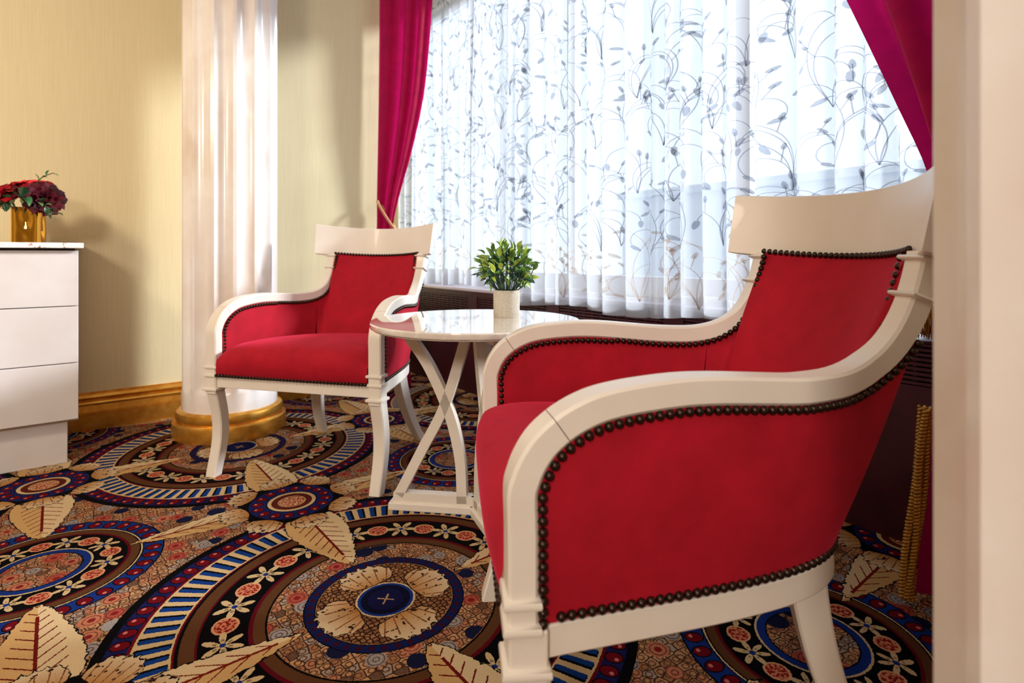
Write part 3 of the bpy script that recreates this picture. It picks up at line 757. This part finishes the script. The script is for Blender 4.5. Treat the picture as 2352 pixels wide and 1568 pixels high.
def put_leaf(me, parent, p, d, roll, s):
    o = bpy.data.objects.new('leaf', me); COL.objects.link(o); o.parent = parent
    o.location = p; qd = Vector(d).normalized().to_track_quat('Y', 'Z'); o.rotation_mode = 'QUATERNION'
    o.rotation_quaternion = qd @ Matrix.Rotation(roll, 4, 'Y').to_quaternion(); o.scale = (s, s, s); return o
rg = random.Random(21)
stems = MB(); cnt = 0
PCEN = Vector((0, 0, .158))
for k in range(320):
    zz_ = 1-2*(k+.5)/320; aa_ = k*2.39996; d0 = Vector((math.sqrt(1-zz_*zz_)*math.cos(aa_), math.sqrt(1-zz_*zz_)*math.sin(aa_), zz_))
    if d0.z < -.75: continue
    f_ = rg.uniform(.30, .92); p = PCEN + Vector((d0.x*.098, d0.y*.098, d0.z*.080))*f_
    d = d0*1.0 + Vector((rg.uniform(-.7, .7), rg.uniform(-.7, .7), rg.uniform(-.1, .8)))
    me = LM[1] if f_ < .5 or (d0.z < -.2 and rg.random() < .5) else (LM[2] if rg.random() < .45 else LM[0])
    put_leaf(me, pp, p, d, rg.uniform(-1.3, 1.3), rg.uniform(.9, 1.3))
    if k % 5 == 0:
        b0 = Vector((.024*d0.x, .024*d0.y, .078)); mid = b0.lerp(p, .5)+Vector((d0.x, d0.y, 0))*.012
        pts = catmull([b0, mid, p], 5); stems.tube(pts, .0015, 4)
stems.build('stems', 'stem_green', pp, smooth=True)

# ------------------------------------------------------------------ vase with roses on the dresser
VC = Vector((-.129, YW-.27, .8455))
vz = W(0, 0)
va = empty('vase', VC); tag(va, 'square mirror gold vase with a dented front on the marble top', 'vase')
rr = []
for k in range(15):
    z = .142*k/14; ring = []
    for j in range(48):
        t = 2*math.pi*j/48; c_, s_ = math.cos(t), math.sin(t)
        rad = .047/((abs(c_)**7+abs(s_)**7)**(1/7))
        rad += -.009*math.cos(2*t)**4*math.sin(math.pi*k/14)*(.6+.6*math.sin(5*z/.142+t*2)) 
        ring.append((rad*c_, rad*s_, z))
    rr.append(ring)
inner = [[(p[0]*.93, p[1]*.93, .142) for p in rr[-1]], [(p[0]*.9, p[1]*.9, .05) for p in rr[-1]]]
MB().loft(rr+inner).build('vase_body', 'gold_mirror', va, autosmooth=50)
va.rotation_euler = (0, 0, R(-14))
def petal(mb, M, L, w, curl):
    vs = []; n = 6; mcols = 5
    for i in range(n+1):
        t = i/n; ww = w*math.sin(math.pi*min(1, .12+t*.80))**.7
        for j in range(mcols):
            u = j/(mcols-1)*2-1; z = L*t; y = curl*L*(t*t*.9) - .35*w*(1-u*u) + .12*w*t*math.cos(u*5)
            vs.append(M @ Vector((u*ww, y, z)))
    mb.add(vs, [(i*mcols+j, i*mcols+j+1, (i+1)*mcols+j+1, (i+1)*mcols+j) for i in range(n) for j in range(mcols-1)])
def rose(name, p, d, size, m, m2, label):
    o = empty(name, p); tag(o, label, 'flower', 'roses in the gold vase')
    d = Vector(d).normalized(); Q = d.to_track_quat('Z', 'Y').to_matrix().to_4x4()
    k = 0
    for n, L, w, tilt, r0 in ((3, .62, .30, .05, .04), (5, .72, .42, .28, .12), (6, .80, .50, .62, .18), (6, .78, .52, 1.0, .2)):
        for i in range(n):
            mb = MB(); a = 2*math.pi*i/n+k*.6
            Mx = Q @ Matrix.Rotation(a, 4, 'Z') @ Matrix.Translation((0, r0*size, 0)) @ Matrix.Rotation(-tilt, 4, 'X')
            petal(mb, Mx, L*size, w*size, .25); mb.build('petal', m if (k+i) % 3 else m2, o, smooth=True)
        k += 1
    base = VC+Vector((0, 0, .05)) - Vector(p); mb = MB(); pts = catmull([(0, 0, 0), tuple(base*.4+Vector((0, 0, -.01))), tuple(base)], 5); mb.tube(pts, .0025, 5); mb.build('stem', 'stem_green', o, smooth=True)
    return o
CAMR = Vector((CS, -SN, 0)); CAMF = Vector((SN, CS, 0)); UP = Vector((0, 0, 1))
def vp(px, py, dep=0.0):
    """spot in the bouquet: photo offset from the vase's axis turned to metres at the vase's distance"""
    return VC + CAMR*((px-66)*VDEP/F) + UP*(.0) + CAMF*dep + Vector((0, 0, (HY-py)*VDEP/F + EYE - VC.z))
VDEP = VC.dot(CAMF)
rose('rose', vp(48, 462, -.040), CAMR*-.30-CAMF*.60+UP*.75, .080, 'petal_red', 'petal_wine', 'wide open wine red rose at the middle of the gold vase')
rose('rose', vp(76, 440, .02), CAMR*.15-CAMF*.20+UP, .068, 'petal_coral', 'petal_red', 'bright coral red rose at the top of the bouquet')
rose('rose', vp(108, 462, -.02), CAMR*.75-CAMF*.65+UP*.35, .078, 'petal_wine', 'petal_dark', 'dark wine rose leaning out of the vase towards the column')
rose('rose', vp(14, 460, .01), CAMR*-.7-CAMF*.35+UP*.5, .070, 'petal_wine', 'petal_red', 'dark rose leaning out over the side of the vase away from the column')
LR = [leaf_mesh('leaf', k, .05, .028, .2) for k in ('leaf_dark', 'leaf_grey')]
def sprig(name, pts, label, leaves, me_i, sc_):
    o = empty(name, VC); tag(o, label, 'foliage', 'leaf sprigs in the gold vase')
    P = [Vector(p)-VC for p in pts]; C_ = catmull([Vector((0, 0, .06))]+P, 6); mb = MB(); mb.tube(C_, .0018, 5); mb.build('stem', 'stem_green', o, smooth=True)
    for i in range(leaves):
        k = int(lerp(len(C_)*.45, len(C_)-1, i/(leaves-1))); t = (C_[k]-C_[max(0, k-1)]).normalized(); sd = (t.cross(CAMF)).normalized()*(1 if i % 2 else -1)
        put_leaf(LR[me_i if i % 3 else 1-me_i], o, C_[k], t*.9+sd*.8-CAMF*.2, rg.uniform(-.5, .5), sc_*rg.uniform(.8, 1.1))
    return o
sprig('leaf_sprig', [vp(95, 440, -.03), vp(108, 412, -.03), vp(128, 400, -.02)], 'grey green leaf sprig rising above the coral rose', 5, 1, .55)
sprig('leaf_sprig', [vp(85, 466, -.07), vp(100, 458, -.085)], 'broad dark green leaves in front under the roses', 9, 0, 1.0)
sprig('leaf_sprig', [vp(110, 470, -.06), vp(130, 474, -.06), vp(147, 492, -.05)], 'dark leaf sprig drooping beside the gold vase', 8, 0, .7)
sprig('leaf_sprig', [vp(64, 466, -.08), vp(58, 470, -.09)], 'short green leaves above the vase rim', 8, 0, .85)
bs_ = empty('berry_sprig', VC); tag(bs_, 'tan dried berry sprig hanging over the front of the vase', 'foliage')
mb = MB(); pts = catmull([Vector((0, 0, .08)), vp(50, 462, -.08)-VC, vp(20, 456, -.10)-VC, vp(-6, 446, -.10)-VC], 6); mb.tube(pts, .0016, 5); mb.build('stem', 'berry_gold', bs_, smooth=True)
bm = bmesh.new(); bmesh.ops.create_icosphere(bm, subdivisions=1, radius=.0055); bme = bpy.data.meshes.new('berry'); bm.to_mesh(bme); bm.free(); bme.materials.append(MATS['berry_gold'])
for i in range(46):
    px = rg.gauss(38, 14); py = 466+rg.uniform(-10, 12)+max(0, (px-36))*.5
    o = bpy.data.objects.new('berry', bme); COL.objects.link(o); o.parent = bs_; o.location = vp(px, py, -.095+rg.uniform(-.01, .015))-VC; s_ = rg.uniform(.6, 1.1); o.scale = (s_, s_, s_)

# ------------------------------------------------------------------ sheer curtains with embroidery
def sheer_curtain(y0, y1, x0, zb, ztop, label, fullness, seed, n_motif, flare=None):
    o = empty('sheer_curtain', (x0, 0, 0)); tag(o, label, 'curtain', 'embroidered sheer curtains')
    rg = random.Random(seed); ph = [rg.uniform(0, 6.28) for _ in range(6)]
    wid = y1-y0
    fr_ = [2*math.pi/.098, 2*math.pi/.31, 2*math.pi/.073]
    def surf(s, z):
        """s across the hanging width (metres), z height -> point"""
        y = s
        soft = .35+.65*max(0, min(1, (ztop-z)/1.2))
        w = .022*math.sin(fr_[0]*y+ph[0]+.9*math.sin(fr_[1]*y*.37+ph[3])) + .014*math.sin(fr_[1]*y+ph[1]+z*.5) + .006*math.sin(fr_[2]*y+ph[2])
        yy = y + .0165*math.cos(fr_[0]*y+ph[0]+.9*math.sin(fr_[1]*y*.37+ph[3])) + .02*math.sin(1.3*z+ph[4])*math.sin(fr_[1]*y*.5)
        if flare: yy += flare(y, z)
        return Vector((w*soft, yy, z))
    ny = int(wid/.006); nz = 26; vs = []; fs = []
    for i in range(ny+1):
        s = lerp(y0, y1, i/ny); dzb = .012*math.sin(s*9+ph[5])
        for k in range(nz+1): vs.append(surf(s, lerp(zb+dzb, ztop, k/nz)))
    for i in range(ny):
        for k in range(nz): a = i*(nz+1)+k; fs.append((a, a+nz+1, a+nz+2, a+1))
    mesh('cloth', vs, fs, 'sheer_voile', o, smooth=True)
    vs = []; fs = []
    for i in range(ny+1):
        s = lerp(y0, y1, i/ny); dzb = .012*math.sin(s*9+ph[5])
        for k in range(3): vs.append(surf(s, zb+dzb+.078*k/2)+Vector((.003, 0, 0)))
    for i in range(ny):
        for k in range(2): a = i*3+k; fs.append((a, a+3, a+4, a+1))
    mesh('hem', vs, fs, 'sheer_hem', o, smooth=True)
    # embroidered sprigs: thin ribbons and leaves lying on the cloth
    grey, tan = MB(), MB()
    def ribbon(mb, pts, w):
        P = [Vector((a, b_, 0)) for a, b_ in pts]; L = []
        for i, p in enumerate(P):
            t = (P[min(i+1, len(P)-1)]-P[max(i-1, 0)]).normalized(); n = Vector((-t.y, t.x, 0))*w/2
            for e in (p+n, p-n): L.append(surf(e.x, e.y)+Vector((-.0022, 0, 0)))
        mb.add(L, [(2*i, 2*i+1, 2*i+3, 2*i+2) for i in range(len(P)-1)])
    def eleaf(mb, c, ang, L):
        pts = []; n = 8
        for k in range(n):
            t = 2*math.pi*k/n; a = math.cos(t)*L/2; b_ = math.sin(t)*L*.19*(1-.25*math.cos(t))
            pts.append(Vector((c[0]+a*math.cos(ang)-b_*math.sin(ang), c[1]+a*math.sin(ang)+b_*math.cos(ang), 0)))
        mb.add([surf(p.x, p.y)+Vector((-.0025, 0, 0)) for p in pts], [tuple(range(n))])
    cols = max(1, int(wid/.14)); nrow = 9
    for r_ in range(nrow):
        for c_ in range(cols):
            bx = y0+(c_+.5+(.5 if r_ % 2 else 0))*wid/cols+rg.uniform(-.03, .03); bz = zb+.05+r_*.205+rg.uniform(-.03, .03)
            if bx > y1-.02: continue
            for k in range(rg.choice((4, 5, 5, 6))):
                sgn = rg.choice((-1, 1)); L = rg.uniform(.18, .40); a0 = R(90)+sgn*rg.uniform(-.2, .75); turn = -sgn*rg.uniform(2.0, 4.6)
                x, z, a = bx, bz, a0; pts = []; n = 22
                for i in range(n+1):
                    pts.append((x, z)); a += turn/n*(.25+1.5*(i/n)**1.2); x += .70*math.cos(a)*L/n; z += math.sin(a)*L/n
                pts = [(min(max(p[0], y0+.004), y1-.004), min(max(p[1], zb+.02), ztop-.01)) for p in pts]
                mb = tan if bz < zb+.12 else grey
                ribbon(mb, pts, .0023)
                ex, ez = pts[-1]; Lf = rg.uniform(.026, .038); eleaf(mb, (min(max(ex+.62*math.cos(a)*Lf/2, y0+.02), y1-.02), max(zb+.02, ez+math.sin(a)*Lf/2)), a, Lf)
                if rg.random() < .75:
                    i = 12; (px, pz) = pts[i]; aa = math.atan2(pts[i+1][1]-pz, pts[i+1][0]-px)+sgn*.9
                    p2 = (px+math.cos(aa)*.03, pz+math.sin(aa)*.05); ribbon(mb, [(px, pz), p2], .0022); eleaf(mb, (min(max(p2[0], y0+.02), y1-.02), p2[1]), aa, Lf*.8)
    g_ = grey.build('embroidery', 'embroidery_grey', o); g_['kind'] = 'stuff'
    t_ = tan.build('embroidery', 'embroidery_tan', o); t_['kind'] = 'stuff'
    return o
sheer_curtain(2.36, 3.85, XF+.10, .607, 2.62, 'white embroidered sheer curtain whose hem rests on the window sill', 1.8, 3, 20)
sheer_curtain(.36, 2.42, XF-.055, .562, 2.62, 'wide white embroidered sheer curtain hanging over the radiator grille', 1.8, 11, 50)

# ------------------------------------------------------------------ red drapes
def drape(name, rows, label, nfold, amp, seed):
    """rows: (z, (x,y) of wall edge, (x,y) of window edge)"""
    o = empty(name, (0, 0, 0)); tag(o, label, 'curtain', 'velvet drapes at the window')
    rg = random.Random(seed); ph = rg.uniform(0, 6)
    vs = []; nu = 96; zs = []
    ztab = sorted(rows); n = 64
    zz = [lerp(ztab[0][0], ztab[-1][0], i/n) for i in range(n+1)]
    ex = [[(r_[0], r_[k][j]) for r_ in ztab] for k in (1, 2) for j in (0, 1)]
    for z in zz:
        a = Vector((interp(z, ex[0]), interp(z, ex[1]), 0)); b_ = Vector((interp(z, ex[2]), interp(z, ex[3]), 0))
        d = b_-a; nn = Vector((-d.y, d.x, 0)).normalized(); w = d.length
        am = amp*min(1.0, .25+w/.35)
        for i in range(nu+1):
            u = i/nu; f = math.sin(2*math.pi*nfold*(u+.06*math.sin(2*math.pi*u+ph))+ph); f = f*abs(f)**-.3 if f else 0
            vs.append(a+d*u+nn*am*f*(.75+.25*math.sin(5*u+ph))*min(1, 8*u+.3)*min(1, 8*(1-u)+.3)+Vector((0, 0, z)))
    fs = [(k*(nu+1)+i, k*(nu+1)+i+1, (k+1)*(nu+1)+i+1, (k+1)*(nu+1)+i) for k in range(n) for i in range(nu)]
    mesh('cloth', vs, fs, 'drape_velvet', o, smooth=True)
    return o
def smooth_rows(rows, n=4):
    keys = sorted(rows); P = catmull([(r_[0], r_[1][0], r_[1][1]) for r_ in keys], n); Q = catmull([(r_[0], r_[2][0], r_[2][1]) for r_ in keys], n)
    return [(p.x, (p.y, p.z), (q_.y, q_.z)) for p, q_ in zip(P, Q)]
drape('drape', smooth_rows([(.01, (1.42, 3.185), (1.62, 3.06)), (.5, (1.43, 3.185), (1.59, 3.08)), (.85, (1.445, 3.185), (1.55, 3.11)), (.98, (1.455, 3.185), (1.535, 3.125)), (1.15, (1.455, 3.185), (1.56, 3.10)), (1.45, (1.46, 3.185), (1.62, 3.04)), (1.8, (1.465, 3.185), (1.67, 2.985)), (2.3, (1.47, 3.185), (1.70, 2.95)), (2.62, (1.47, 3.185), (1.71, 2.935))]),
      'crimson velvet drape tied back in the corner by the gold wall', 3, .046, 4)
rd = drape('drape', smooth_rows([(.01, (1.40, .14), (1.565, .462)), (.4, (1.42, .15), (1.55, .428)), (.72, (1.46, .20), (1.555, .410)), (.85, (1.48, .22), (1.57, .415)), (1.0, (1.48, .22), (1.60, .450)), (1.15, (1.48, .20), (1.60, .505)), (1.45, (1.48, .18), (1.60, .620)), (1.9, (1.48, .16), (1.60, .80)), (2.62, (1.48, .15), (1.60, 1.02))]),
      'crimson velvet drape with gold cord trim down its lower edge', 3.5, .048, 9)
def twisted(mb, pts, r, turns_per_m, strands=3, fibre=.45):
    C_ = resample(pts, .003); L = .003
    for k in range(strands):
        P = []
        up = None
        for i, p in enumerate(C_):
            t = (C_[min(i+1, len(C_)-1)]-C_[max(i-1, 0)]).normalized()
            if up is None: up = t.orthogonal().normalized()
            up = (up-t*up.dot(t)).normalized(); w = t.cross(up); a = 2*math.pi*(i*L*turns_per_m+k/strands)
            P.append(p+(up*math.cos(a)+w*math.sin(a))*r)
        mb.tube(P, r*fibre*1.6, 5)
tbk = empty('tieback_rope', (0, 0, 0)); tag(tbk, 'twisted gold rope tying back the drape in the corner', 'tieback')
mb = MB(); loop = []
for k in range(41):
    a = 2*math.pi*k/40; rx, ry = .052*math.cos(a), .046*math.sin(a)
    p = Vector((1.492, 3.128, 0)) + CAMR*rx + CAMF*ry; loop.append((p.x, p.y, 1.035-.085*math.cos(a)))
twisted(mb, loop, .0055, 30); mb.build('rope', 'rose_gold_rope', tbk, smooth=True)
# right tieback: cord, tassel threads and the bullion trim on the drape's edge
rt = empty('tassel_tieback', (0, 0, 0)); tag(rt, 'gold tassel tieback on the gold trimmed drape', 'tieback')
mb = MB(); twisted(mb, [(1.46, .10, .80), (1.39, .22, .77), (1.388, .34, .76), (1.400, .402, .745), (1.47, .46, .77), (1.56, .47, .80), (1.62, .42, .82)], .006, 30); mb.build('cord', 'gold_thread', rt, smooth=True)
mb = MB(); rg = random.Random(5)
for k in range(60):
    x = 1.400+rg.uniform(-.020, .020); y = .402+rg.uniform(-.020, .020)
    mb.tube([(1.400+.35*(x-1.400), .402+.35*(y-.402), .725), (x, y, .69), (x+rg.uniform(-.004, .004), y+rg.uniform(-.004, .004), .626+rg.uniform(0, .01))], .0011, 4)
mb.build('tassel_skirt', 'gold_thread', rt, smooth=True)
mb = MB(); mb.lathe([(0, .70), (.012, .702), (.018, .715), (.016, .735), (.008, .748), (0, .752)], 16, (1.400, .402)); mb.build('tassel_head', 'gold_thread', rt, smooth=True)
tr_ = MB()
for k, (dx, dy) in enumerate(((0, 0), (-.010, .004), (.008, .010), (-.004, .014))):
    pts = [(1.505+dx+.006*math.sin(z*9+k), .418+dy+.040*(1-z/.45)+.003*math.sin(z*17+k*2), z) for z in [lerp(.016, .46, i/20) for i in range(21)]]
    twisted(tr_, pts, .0058, 62, 2, .40)
o = tr_.build('bullion_trim', 'gold_thread', rd, smooth=True)
